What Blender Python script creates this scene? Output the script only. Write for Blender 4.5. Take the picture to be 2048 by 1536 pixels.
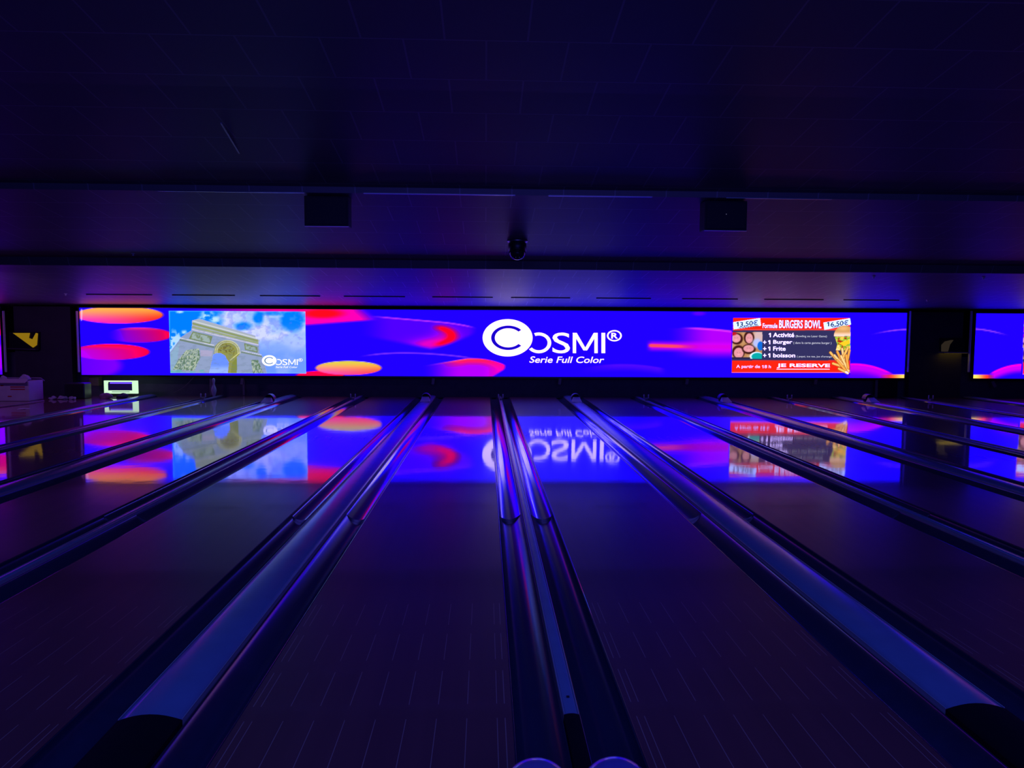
import bpy, bmesh, math, random
import numpy as np
from mathutils import Vector, Matrix, Euler

random.seed(7); rng = np.random.default_rng(7)
for o in list(bpy.data.objects): bpy.data.objects.remove(o)
S = bpy.context.scene
COL = S.collection

# ------------------------------------------------------------------ camera
F, CH = 1450.0, 1.5
PSI, PIT, ROLL = math.radians(2.11), math.radians(4.05), 0.0055
cam_d = bpy.data.cameras.new('camera'); cam = bpy.data.objects.new('camera', cam_d); COL.objects.link(cam)
cam_d.sensor_width = 36; cam_d.lens = F/2048*36; cam_d.clip_start = 0.05; cam_d.clip_end = 200
cam.matrix_world = Matrix.Translation((0, 0, CH)) @ (Matrix.Rotation(-PSI, 4, 'Z') @ Matrix.Rotation(math.pi/2-PIT, 4, 'X') @ Matrix.Rotation(ROLL, 4, 'Z'))
S.camera = cam

# ------------------------------------------------------------------ world, exposure
S.view_settings.view_transform = 'Standard'; S.view_settings.look = 'None'
S.view_settings.gamma = 1.0; S.view_settings.exposure = 0.0; S.view_settings.use_curve_mapping = False
W = bpy.data.worlds.new('world'); S.world = W; W.use_nodes = True
W.node_tree.nodes['Background'].inputs[0].default_value = (0.10, 0.12, 1.0, 1)
W.node_tree.nodes['Background'].inputs[1].default_value = 0.0

# ------------------------------------------------------------------ ultraviolet lights over the approach, and added violet and blue fills
def area(name, loc, rot, size, sizey, col, power):
    l = bpy.data.lights.new(name, 'AREA'); l.shape = 'RECTANGLE'; l.size = size; l.size_y = sizey
    l.color = col; l.energy = power
    o = bpy.data.objects.new(name, l); COL.objects.link(o); o.location = loc; o.rotation_euler = rot
    return o
UV_L = area('black_or_fill_light', (-1.6, 2.2, 3.75), (math.radians(6), 0, 0), 5.0, 0.15, (0.03, 0.12, 1.0), 43)
UV_R = area('black_or_fill_light', (4.4, 2.2, 3.75), (math.radians(6), 0, 0), 5.0, 0.15, (0.03, 0.10, 1.0), 46)
WL = area('black_or_fill_light', (-9.8, 12.6, 2.3), (math.radians(55), 0, 0), 1.6, 0.1, (0.5, 0.18, 1.0), 16)  # added violet fill that brightens the left clutter, not a known lamp
BK = area('blue_fill_light', (0.5, -2.6, 2.9), (math.radians(74), 0, 0), 8.0, 0.8, (0.10, 0.08, 1.0), 62)  # added blue fill behind the camera, lifts surfaces that face it
BK.data.spread = math.radians(100)

# ------------------------------------------------------------------ photo measuring (camera model <-> wall of screens)
RC = np.array(cam.matrix_world.to_3x3())
CP = np.array([0, 0, CH])
TILT = 0.012
WY = 16.98                                   # distance of the screen wall straight ahead
def to_px(P):
    q = (P-CP) @ RC
    return 1024+F*q[..., 0]/-q[..., 2], 768-F*q[..., 1]/-q[..., 2]
def on_wall(x, y):                           # local (along, up) on the screen wall
    d = RC @ np.array([(x-1024)/F, -(y-768)/F, -1.0])
    n = np.array([math.sin(TILT), math.cos(TILT), 0]); p0 = np.array([0, WY, 0])
    t = n.dot(p0-CP)/n.dot(d); P = CP+d*t-p0
    return P[0]*math.cos(TILT)-P[1]*math.sin(TILT), P[2]
def wall_world(u, z):
    return np.stack([u*math.cos(TILT), WY-u*math.sin(TILT), z], -1)
def s2l(c):
    c = np.asarray(c, float)/255.0
    return np.where(c <= 0.04045, c/12.92, ((c+0.055)/1.055)**2.4)

# ------------------------------------------------------------------ materials
def new_mat(n):
    m = bpy.data.materials.new(n); m.use_nodes = True
    return m, m.node_tree, m.node_tree.nodes['Principled BSDF']
def pbr(n, col, rough=0.5, metal=0.0, spec=0.5, coat=0.0, noise=0.0, nscale=20.0, bump=0.0):
    m, t, b = new_mat(n)
    b.inputs['Base Color'].default_value = (*col, 1); b.inputs['Roughness'].default_value = rough
    b.inputs['Metallic'].default_value = metal; b.inputs['Specular IOR Level'].default_value = spec
    b.inputs['Coat Weight'].default_value = coat
    if noise or bump:
        tc = t.nodes.new('ShaderNodeTexCoord'); nz = t.nodes.new('ShaderNodeTexNoise')
        nz.inputs['Scale'].default_value = nscale; nz.inputs['Detail'].default_value = 5
        t.links.new(tc.outputs['Object'], nz.inputs['Vector'])
        if noise:
            mx = t.nodes.new('ShaderNodeMixRGB'); mx.blend_type = 'MULTIPLY'; mx.inputs[0].default_value = noise
            mx.inputs[1].default_value = (*col, 1); t.links.new(nz.outputs['Fac'], mx.inputs[2])
            t.links.new(mx.outputs[0], b.inputs['Base Color'])
        if bump:
            bp = t.nodes.new('ShaderNodeBump'); bp.inputs['Strength'].default_value = bump; bp.inputs['Distance'].default_value = 0.01
            t.links.new(nz.outputs['Fac'], bp.inputs['Height']); t.links.new(bp.outputs[0], b.inputs['Normal'])
    return m
def emis(n, srgb, k=1.0):
    m = bpy.data.materials.new(n); m.use_nodes = True; t = m.node_tree
    t.nodes.remove(t.nodes['Principled BSDF'])
    e = t.nodes.new('ShaderNodeEmission'); c = s2l(srgb)
    c = led(c)
    e.inputs[0].default_value = (*c, 1); e.inputs[1].default_value = k
    t.links.new(e.outputs[0], t.nodes['Material Output'].inputs[0])
    return m
GAIN = 1.0
def painted(n):
    m = bpy.data.materials.new(n); m.use_nodes = True; t = m.node_tree
    t.nodes.remove(t.nodes['Principled BSDF'])
    a = t.nodes.new('ShaderNodeVertexColor'); a.layer_name = 'Col'
    e = t.nodes.new('ShaderNodeEmission'); e.inputs[1].default_value = GAIN
    t.links.new(a.outputs[0], e.inputs[0]); t.links.new(e.outputs[0], t.nodes['Material Output'].inputs[0])
    return m
M = {}
M['display'] = painted('led_display')
M['black'] = pbr('matte_black', (0.012, 0.012, 0.014), 0.6, noise=0.4)
M['wall'] = pbr('dark_wall_paint', (0.06, 0.055, 0.07), 0.7, noise=0.5, nscale=3)
M['curtain'] = pbr('grey_pit_curtain', (0.16, 0.15, 0.19), 0.8, noise=0.4, nscale=5)
M['floor'] = pbr('dark_underfloor', (0.02, 0.018, 0.02), 0.6, noise=0.5, nscale=6)
M['steel'] = pbr('brushed_steel', (0.5, 0.5, 0.52), 0.35, 1.0, noise=0.3, nscale=40)
M['greypaint'] = pbr('grey_paint', (0.35, 0.33, 0.3), 0.5, noise=0.3)
M['housing'] = pbr('black_housing', (0.015, 0.015, 0.02), 0.35, noise=0.3)
M['white'] = pbr('white_plastic', (0.75, 0.73, 0.78), 0.45, noise=0.15)
M['yellow'] = pbr('yellow_paint', (0.75, 0.5, 0.04), 0.45, noise=0.3, nscale=9)
M['brown'] = pbr('brown_card', (0.28, 0.2, 0.13), 0.8, noise=0.4)
M['card'] = pbr('white_carton', (0.62, 0.56, 0.62), 0.7, noise=0.3, nscale=6)
M['redprint'] = pbr('red_print', (0.5, 0.03, 0.04), 0.7, noise=0.3)
M['paper'] = pbr('crumpled_paper', (0.6, 0.55, 0.65), 0.75, noise=0.4, nscale=15, bump=0.4)
M['cloth'] = pbr('dark_cloth', (0.06, 0.05, 0.07), 0.85, noise=0.5, nscale=30, bump=0.4)
M['pinkcloth'] = pbr('pink_cloth', (0.5, 0.25, 0.35), 0.85, noise=0.5, nscale=30, bump=0.4)
M['pinwhite'] = pbr('pin_plastic', (0.7, 0.68, 0.72), 0.25, coat=0.5, noise=0.1)
M['cap'] = pbr('divider_cap_laminate', (0.20, 0.27, 0.39), 0.25, 0.0, 0.5, noise=0.25, nscale=7)
M['capedge'] = pbr('divider_edge_metal', (0.45, 0.43, 0.46), 0.3, 0.2, noise=0.15, nscale=50)
M['capend'] = pbr('black_rubber_hood', (0.006, 0.005, 0.007), 0.8, spec=0.1, noise=0.4)
M['gutter'] = pbr('gutter_plastic', (0.033, 0.036, 0.07), 0.18, 0.0, 1.0, noise=0.4, nscale=12)
M['gutterfar'] = pbr('gutter_polished', (0.06, 0.06, 0.10), 0.10, 0.0, 1.0, noise=0.3, nscale=9)
M['rubber'] = pbr('black_rubber', (0.008, 0.008, 0.01), 0.6, noise=0.3)
M['lens'] = pbr('smoked_dome', (0.02, 0.02, 0.03), 0.06, spec=0.6, noise=0.2)
M['ball'] = pbr('bowling_ball_urethane', (0.30, 0.22, 0.55), 0.22, coat=0.5, noise=0.75, nscale=9)
M['ball2'] = pbr('bowling_ball_blue', (0.24, 0.18, 0.60), 0.22, coat=0.5, noise=0.7, nscale=7)
M['shroud'] = pbr('grey_shroud', (0.10, 0.10, 0.12), 0.4, noise=0.2)
M['trim'] = pbr('aluminium_trim', (0.35, 0.34, 0.38), 0.35, 0.8, noise=0.2)

def lane_material():
    m, t, b = new_mat('oiled_lane_boards'); L = t.links; N = t.nodes
    tc = N.new('ShaderNodeTexCoord'); sep = N.new('ShaderNodeSeparateXYZ'); L.new(tc.outputs['Object'], sep.inputs[0])
    def mth(op, a, bb=None, c=None):
        n = N.new('ShaderNodeMath'); n.operation = op
        for i, v in enumerate((a, bb, c)):
            if v is None: continue
            if isinstance(v, (int, float)): n.inputs[i].default_value = v
            else: L.new(v, n.inputs[i])
        return n.outputs[0]
    mp = N.new('ShaderNodeMapping'); mp.inputs['Scale'].default_value = (9.5, 0.35, 1); L.new(tc.outputs['Object'], mp.inputs[0])
    nz = N.new('ShaderNodeTexNoise'); nz.inputs['Scale'].default_value = 1.0; nz.inputs['Detail'].default_value = 4; L.new(mp.outputs[0], nz.inputs['Vector'])
    cr = N.new('ShaderNodeValToRGB'); cr.color_ramp.elements[0].color = (0.165, 0.042, 0.035, 1); cr.color_ramp.elements[1].color = (0.215, 0.058, 0.046, 1)
    cr.color_ramp.elements[0].position = 0.3; cr.color_ramp.elements[1].position = 0.75; L.new(nz.outputs['Fac'], cr.inputs[0])
    # inlaid board dashes near the foul line
    px = mth('PINGPONG', sep.outputs[0], 0.059)
    line = mth('LESS_THAN', px, 0.0016)
    ax = mth('ABSOLUTE', sep.outputs[0])
    edge = mth('LESS_THAN', mth('ABSOLUTE', mth('SUBTRACT', ax, 0.503)), 0.0018)
    line = mth('MAXIMUM', line, edge)
    my = mth('MODULO', mth('SUBTRACT', sep.outputs[1], 0.44), 0.40)
    line = mth('MULTIPLY', line, mth('LESS_THAN', my, 0.29))
    line = mth('MULTIPLY', line, mth('LESS_THAN', sep.outputs[1], 2.0))
    mx = N.new('ShaderNodeMixRGB'); L.new(mth('MULTIPLY', line, 0.5), mx.inputs[0]); L.new(cr.outputs[0], mx.inputs[1]); mx.inputs[2].default_value = (0.75, 0.40, 0.28, 1)
    L.new(mx.outputs[0], b.inputs['Base Color'])
    b.inputs['Roughness'].default_value = 0.42
    b.inputs['Coat Weight'].default_value = 1.0; b.inputs['Coat Roughness'].default_value = 0.05; b.inputs['Coat IOR'].default_value = 1.5
    b.inputs['Specular IOR Level'].default_value = 0.5
    # slow ripples of the lacquer, running across the boards
    m2 = N.new('ShaderNodeMapping'); m2.inputs['Scale'].default_value = (3.2, 5.5, 1); L.new(tc.outputs['Object'], m2.inputs[0])
    n2 = N.new('ShaderNodeTexNoise'); n2.inputs['Scale'].default_value = 1.0; n2.inputs['Detail'].default_value = 3; L.new(m2.outputs[0], n2.inputs['Vector'])
    bp = N.new('ShaderNodeBump'); bp.inputs['Strength'].default_value = 0.045; bp.inputs['Distance'].default_value = 0.01
    L.new(n2.outputs['Fac'], bp.inputs['Height']); L.new(bp.outputs[0], b.inputs['Normal']); L.new(bp.outputs[0], b.inputs['Coat Normal'])
    return m
M['lane'] = lane_material()

def ceiling_material():
    m, t, b = new_mat('acoustic_ceiling_boards'); L = t.links; N = t.nodes
    tc = N.new('ShaderNodeTexCoord')
    br = N.new('ShaderNodeTexBrick'); br.inputs['Scale'].default_value = 1.0
    br.inputs['Brick Width'].default_value = 0.62; br.inputs['Row Height'].default_value = 0.62; br.inputs['Mortar Size'].default_value = 0.008
    br.inputs['Color1'].default_value = (0.15, 0.15, 0.155, 1); br.inputs['Color2'].default_value = (0.165, 0.165, 0.17, 1); br.inputs['Mortar'].default_value = (0.30, 0.30, 0.32, 1)
    L.new(tc.outputs['Object'], br.inputs['Vector']); L.new(br.outputs['Color'], b.inputs['Base Color'])
    b.inputs['Roughness'].default_value = 0.5; b.inputs['Specular IOR Level'].default_value = 0.5
    nz = N.new('ShaderNodeTexNoise'); nz.inputs['Scale'].default_value = 2.2; nz.inputs['Detail'].default_value = 3
    L.new(tc.outputs['Object'], nz.inputs['Vector'])
    bp = N.new('ShaderNodeBump'); bp.inputs['Strength'].default_value = 0.12; bp.inputs['Distance'].default_value = 0.02
    L.new(nz.outputs['Fac'], bp.inputs['Height']); L.new(bp.outputs[0], b.inputs['Normal'])
    return m
M['ceiling'] = ceiling_material()

# ------------------------------------------------------------------ building helpers
def link_mesh(name, me, mat=None, parent=None, smooth=False):
    o = bpy.data.objects.new(name, me); COL.objects.link(o)
    if mat is not None: me.materials.append(mat)
    if parent is not None: o.parent = parent
    if smooth:
        for p in me.polygons: p.use_smooth = True
    return o
def from_bm(name, bm, mat=None, parent=None, smooth=False):
    bmesh.ops.recalc_face_normals(bm, faces=bm.faces)
    me = bpy.data.meshes.new(name); bm.to_mesh(me); bm.free()
    return link_mesh(name, me, mat, parent, smooth)
def box_bm(bm, c, s, rot=None, bevel=0.0):
    mtx = Matrix.Translation(c) @ (rot.to_matrix().to_4x4() if rot else Matrix.Identity(4)) @ Matrix.Diagonal((*s, 1))
    r = bmesh.ops.create_cube(bm, size=1.0, matrix=mtx)
    if bevel > 0:
        es = list({e for v in r['verts'] for e in v.link_edges})
        bmesh.ops.bevel(bm, geom=es, offset=bevel, segments=2, affect='EDGES', profile=0.5)
def box(name, c, s, mat, parent=None, rot=None, bevel=0.0):
    bm = bmesh.new(); box_bm(bm, c, s, rot, bevel); return from_bm(name, bm, mat, parent)
def extrude_profile(name, pts, y0, y1, mat, parent=None, smooth=False, closed=True):
    """closed (x, z) outline run from y0 to y1"""
    bm = bmesh.new()
    a = [bm.verts.new((x, y0, z)) for x, z in pts]; b = [bm.verts.new((x, y1, z)) for x, z in pts]
    n = len(pts)
    for i in range(n):
        j = (i+1) % n; bm.faces.new((a[i], a[j], b[j], b[i]))
    bm.faces.new([bm.verts.new((x, y0, z)) for x, z in pts][::-1]); bm.faces.new([bm.verts.new((x, y1, z)) for x, z in pts])
    o = from_bm(name, bm, mat, parent)
    if smooth:
        for p in o.data.polygons:
            if len(p.vertices) == 4 and abs(p.normal.z) > 0.25: p.use_smooth = True
    return o
def lathe(name, prof, mat, parent=None, seg=32, mtx=None):
    bm = bmesh.new(); rings = []
    for r, z in prof:
        if r < 1e-5: rings.append([bm.verts.new((0, 0, z))])
        else: rings.append([bm.verts.new((r*math.cos(2*math.pi*i/seg), r*math.sin(2*math.pi*i/seg), z)) for i in range(seg)])
    for A, B in zip(rings, rings[1:]):
        for i in range(seg):
            j = (i+1) % seg
            if len(A) == 1 and len(B) == 1: continue
            if len(A) == 1: bm.faces.new((A[0], B[i], B[j]))
            elif len(B) == 1: bm.faces.new((A[i], B[0], A[j]))
            else: bm.faces.new((A[i], A[j], B[j], B[i]))
    if mtx is not None: bmesh.ops.transform(bm, matrix=mtx, verts=bm.verts)
    return from_bm(name, bm, mat, parent, True)
def tube(name, pts, r, mat, parent=None, seg=8):
    bm = bmesh.new(); prev = None; pts = [Vector(p) for p in pts]
    for i, p in enumerate(pts):
        d = (pts[min(i+1, len(pts)-1)]-pts[max(i-1, 0)]).normalized()
        u = d.orthogonal().normalized() if abs(d.z) > 0.95 else d.cross(Vector((0, 0, 1))).normalized(); v = d.cross(u)
        ring = [bm.verts.new(p+r*(u*math.cos(2*math.pi*k/seg)+v*math.sin(2*math.pi*k/seg))) for k in range(seg)]
        if prev:
            for k in range(seg): bm.faces.new((prev[k], prev[(k+1) % seg], ring[(k+1) % seg], ring[k]))
        else: bm.faces.new(ring)
        prev = ring
    bm.faces.new(prev)
    return from_bm(name, bm, mat, parent, True)
def lump(name, loc, size, mat, parent=None, seed=0, rough=0.35):
    bm = bmesh.new(); bmesh.ops.create_icosphere(bm, subdivisions=3, radius=0.5)
    r = random.Random(seed); ks = [(Vector((r.uniform(-1, 1), r.uniform(-1, 1), r.uniform(-1, 1)))*r.uniform(4, 11), r.uniform(0, 6)) for _ in range(9)]
    for v in bm.verts:
        d = sum(math.sin(k.dot(v.co)+p) for k, p in ks)/9
        v.co *= 1+rough*d*2
        if v.co.z < -0.3: v.co.z = -0.3
        v.co = Vector((v.co.x*size[0], v.co.y*size[1], (v.co.z+0.3)*size[2]))
    o = from_bm(name, bm, mat, parent); o.location = loc
    return o
def empty(name, loc, rotz=0.0):
    o = bpy.data.objects.new(name, None); COL.objects.link(o); o.empty_display_size = 0.1
    o.location = loc; o.rotation_euler = (0, 0, rotz); return o
def tag(o, label, cat, group=None):
    o['label'] = label; o['category'] = cat
    if group: o['group'] = group
    return o
def struct(o): o['kind'] = 'structure'; return o
def copy_thing(root, loc, rotz=None):
    r = root.copy(); COL.objects.link(r); r.location = loc
    if rotz is not None: r.rotation_euler = (0, 0, rotz)
    for ch in list(root.children):
        c = ch.copy(); COL.objects.link(c); c.parent = r
        for g in list(ch.children):
            d = g.copy(); COL.objects.link(d); d.parent = c
    return r

# ------------------------------------------------------------------ setting: floor, walls, ceiling
LZ = -0.09
struct(box('floor', (1.5, 8.5, LZ-0.05), (34, 24, 0.1), M['floor']))
struct(box('wall_back', (1.5, 19.0, 1.6), (34, 0.2, 3.6), M['wall']))
struct(box('wall_left', (-15.2, 8.5, 2.0), (0.2, 24, 4.4), M['wall']))
struct(box('wall_right', (18.2, 8.5, 2.0), (0.2, 24, 4.4), M['wall']))
struct(box('wall_front', (1.5, -3.4, 2.0), (34, 0.2, 4.4), M['wall']))
# saw-tooth ceiling: boards slope up towards the bowlers, each bay ending in a riser that faces them
sec = [(18.9, 1.92), (17.25, 2.075), (12.25, 2.56), (12.2, 2.69), (8.80, 3.14), (8.79, 3.21), (6.4, 3.57), (3.5, 3.93), (-3.3, 4.1)]
bm = bmesh.new()
def rowv(y, z): return [bm.verts.new((-15.2, y, z)), bm.verts.new((18.2, y, z))]
prev = None
for (y, z) in sec:
    cur = rowv(y, z)
    if prev: bm.faces.new((prev[0], prev[1], cur[1], cur[0]))
    prev = cur
top = [rowv(18.9, 4.3), rowv(-3.3, 4.3)]
bm.faces.new((top[0][0], top[0][1], top[1][1], top[1][0]))
ceil = struct(from_bm('ceiling', bm, M['ceiling']))
def ceil_z(y):
    for (ya, za), (yb, zb) in zip(sec, sec[1:]):
        if yb <= y <= ya and ya != yb: return za+(zb-za)*(ya-y)/(ya-yb)
# bright edge strips at the second step
for i, (xa, xb) in enumerate(((-3.85, -2.15), (-1.45, 0.35), (0.75, 2.0), (2.9, 4.2))):
    struct(box('trim_%d' % (i+1), ((xa+xb)/2, 8.80, 3.139), (xb-xa, 0.02, 0.012), M['trim']))
struct(box('trim_5', (-2.55, 7.6, ceil_z(7.6)-0.006), (0.016, 1.15, 0.012), M['trim'], rot=Euler((math.atan(-0.1), 0, 0.13))))

# ------------------------------------------------------------------ lanes, gutters, divider caps
PITCH, X0, NW, WW = 1.614, 0.339, 0.062, 0.245
Y0, Y1, YJ = 2.0, 17.0, 5.95
def capx(k): return X0+k*PITCH
def capw(k): return NW if k % 2 == 0 else WW
GW = 0.2
def gutter_profile(x0, x1, depth, cap_side):
    # round trough: steep wall on the lane side, long sloping wall up to the divider cap
    span = x1-x0-0.012; half = span/2; n = 22; xs, zs = [], []
    z = 0.0; steps = 60; lo = []
    for i in range(steps+1):
        d = i/steps*half*1.08
        th = 62-13*(d/0.015) if d < 0.015 else (49-11*(d-0.015)/0.030 if d < 0.045 else 38*max(0.0, 1-(d-0.045)/(half*1.08-0.045)))
        lo.append((d, z)); z -= math.tan(math.radians(th))*half*1.08/steps
    bottom = -z; k = depth/bottom if depth < bottom*0.98 else 1.0
    sloped = [(d, q*k) for d, q in lo[::2]]; zb = sloped[-1][1]; r = span-half*1.08
    steep = [(r*math.sin(math.pi/2*i/8), zb*math.cos(math.pi/2*i/8)) for i in range(1, 9)]
    pts = [(0.0, -0.005+sloped[0][1])]
    curve = [(d, q-0.005) for d, q in sloped]+[(half*1.08+dx, q-0.005) for dx, q in steep]
    if cap_side > 0: curve = [(span-d, q) for d, q in curve[::-1]]
    curve = [(x0+0.006+d, q) for d, q in curve]
    return [(x0, LZ), (x0, -0.003), (x0+0.0055, -0.0025)]+curve+[(x1-0.0055, -0.0025), (x1, -0.003), (x1, LZ)]
lane_words = {0: 'directly right of the narrow centre divider', 1: 'second to the right of the centre divider',
              2: 'third right of centre, mirroring the red advert', 3: 'fourth to the right of the centre divider',
              4: 'fifth to the right of the centre divider', 5: 'sixth to the right of the centre divider',
              6: 'seventh right of centre, facing the dark gap', 7: 'farthest right of all',
              -1: 'directly left of the narrow centre divider', -2: 'second left of centre, mirroring the yellow blob',
              -3: 'third left of centre, mirroring the sky picture', -4: 'fourth to the left of the centre divider',
              -5: 'farthest left of all, ending beside the glowing monitor'}
for j in range(-5, 8):
    xa = capx(j)+capw(j)/2; xb = capx(j+1)-capw(j+1)/2; xc = (xa+xb)/2
    t = empty('bowling_lane', (xc, Y0, 0))
    tag(t, 'glossy dark wooden bowling lane, '+lane_words[j], 'bowling lane', 'bowling lanes')
    hw = (xb-xa)/2-GW
    extrude_profile('lane_bed', [(-hw, LZ), (-hw, -0.002), (-hw+0.002, 0), (hw-0.002, 0), (hw, -0.002), (hw, LZ)], 0, Y1-Y0, M['lane'], t)
    for s in (-1, 1):
        a, b2 = (hw+0.001, hw+GW-0.001); x0, x1 = (a, b2) if s > 0 else (-b2, -a)
        g = extrude_profile('gutter', gutter_profile(x0, x1, 1.0, s), 0, YJ-Y0, M['gutter'], t, True)
        extrude_profile('gutter_tail', gutter_profile(x0, x1, 0.050, s), YJ-Y0+0.004, Y1-Y0, M['gutterfar'], g, True)
cap_words = {-5: 'farthest left, beside the cluttered walkway', -4: 'fourth from the centre on the left', -3: 'second wide cap left of the centre',
             -2: 'second from the centre on the left', -1: 'nearest on the left of the centre', 0: 'in the middle, ending at two bowling balls',
             1: 'nearest on the right of the centre', 2: 'second from the centre on the right', 3: 'second wide cap right of the centre',
             4: 'fourth from the centre on the right', 5: 'third wide cap right of the centre', 6: 'sixth from the centre on the right', 7: 'fourth wide cap right of the centre', 8: 'farthest right of all'}
CEND = 2.72
def cap_profile(w, side, dome, n=8):
    pts = [(-w/2, LZ), (-w/2, side)]
    for i in range(1, n):
        u = -1+2*i/n; pts.append((u*(w/2-0.002), side+dome*(1-u*u)))
    return pts+[(w/2, side), (w/2, LZ)]
for k in range(-5, 9):
    wide = k % 2 != 0; w = capw(k)-0.002
    t = empty('lane_divider', (capx(k), CEND, 0))
    tag(t, '%s divider between lanes, %s' % ('wide blue-grey' if wide else 'narrow blue-grey', cap_words[k]), 'divider', 'lane dividers')
    extrude_profile('divider_cap', cap_profile(w-0.0075, 0.018, 0.020 if wide else 0.004), 0, Y1-CEND, M['cap'], t, True)
    extrude_profile('hood', cap_profile(w, 0.017, 0.024 if wide else 0.005), Y0-CEND, -0.003, M['capend'], t, True)
    for s in (-1, 1):
        x = s*(w/2-0.0018)
        extrude_profile('edge_strip', [(x-0.0018, LZ), (x-0.0018, 0.0205), (x+0.0018, 0.0205), (x+0.0018, LZ)], 0, Y1-CEND, M['capedge'], t)
    if not wide: box('screw_head', (0, 0.12, 0.0255), (0.012, 0.012, 0.004), M['rubber'], t, bevel=0.001)
# walkway left of the lanes, and the approach floor
struct(box('trim_6', (-11.55, 9.5, LZ/2), (7.3, 15.0, -LZ-0.002), M['lane']))
struct(box('trim_7', (1.5, -0.7, LZ/2), (34, 5.35, -LZ-0.004), M['wall']))

# ------------------------------------------------------------------ art helpers for the LED wall
def mixc(c, m, col):
    col = np.asarray(col, float); return c*(1-m[..., None])+col*m[..., None]
def sst(a, b, x):
    t = np.clip((x-a)/(b-a), 0, 1); return t*t*(3-2*t)
def ell(x, y, cx, cy, rx, ry, soft=0.06):
    d = np.sqrt(((x-cx)/rx)**2+((y-cy)/ry)**2); return 1-sst(1-soft, 1+soft, d)
def poly(x, y, pts):
    ins = np.zeros(x.shape, bool); n = len(pts)
    for i in range(n):
        x1, y1 = pts[i]; x2, y2 = pts[(i+1) % n]
        if y1 == y2: continue
        c = ((y1 > y) != (y2 > y)) & (x < (x2-x1)*(y-y1)/(y2-y1)+x1); ins ^= c
    return ins.astype(float)
def seg(x, y, x1, y1, x2, y2, w):
    dx, dy = x2-x1, y2-y1; t = np.clip(((x-x1)*dx+(y-y1)*dy)/(dx*dx+dy*dy), 0, 1)
    d = np.hypot(x-x1-t*dx, y-y1-t*dy); return 1-sst(w*0.6, w*1.2, d)
def vnoise(x, y, seed=0):
    g = np.random.default_rng(seed).random((64, 64))
    xi, yi = np.floor(x).astype(int), np.floor(y).astype(int); fx, fy = x-xi, y-yi
    fx, fy = fx*fx*(3-2*fx), fy*fy*(3-2*fy); G = lambda a, b: g[a % 64, b % 64]
    return (G(xi, yi)*(1-fx)+G(xi+1, yi)*fx)*(1-fy)+(G(xi, yi+1)*(1-fx)+G(xi+1, yi+1)*fx)*fy
def fbm(x, y, seed=0, o=4):
    s = 0; a = 0.5
    for i in range(o): s = s+a*vnoise(x*2**i, y*2**i, seed+i); a *= 0.5
    return s/(1-0.5**o)
BLUE = (32, 0, 255)
LEDGAIN = np.array([1.6, 1.15, 3.0])           # full-drive diodes are brighter than the camera can hold
def led(lin): return lin*(1+(LEDGAIN-1)*sst(0.75, 1.0, lin))
def blob(c, x, y, cx, cy, rx, ry, left, right, topc, bot, soft=0.05, fadel=0.0, toph=0.5):
    m = ell(x, y, cx, cy, rx, ry, soft)
    u = np.clip((x-cx)/rx*0.5+0.5, 0, 1); v = np.clip((y-cy)/ry*0.5+0.5, 0, 1)
    col = np.asarray(left, float)*(1-u[..., None])+np.asarray(right, float)*u[..., None]
    if bot is not None: col = mixc(col, v*0.8*(1-u), bot)
    if topc is not None: col = mixc(col, (1-sst(0, toph, v))*0.95, topc)
    if fadel: m = m*sst(0, fadel, u)
    return mixc(c, m, col)
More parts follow.
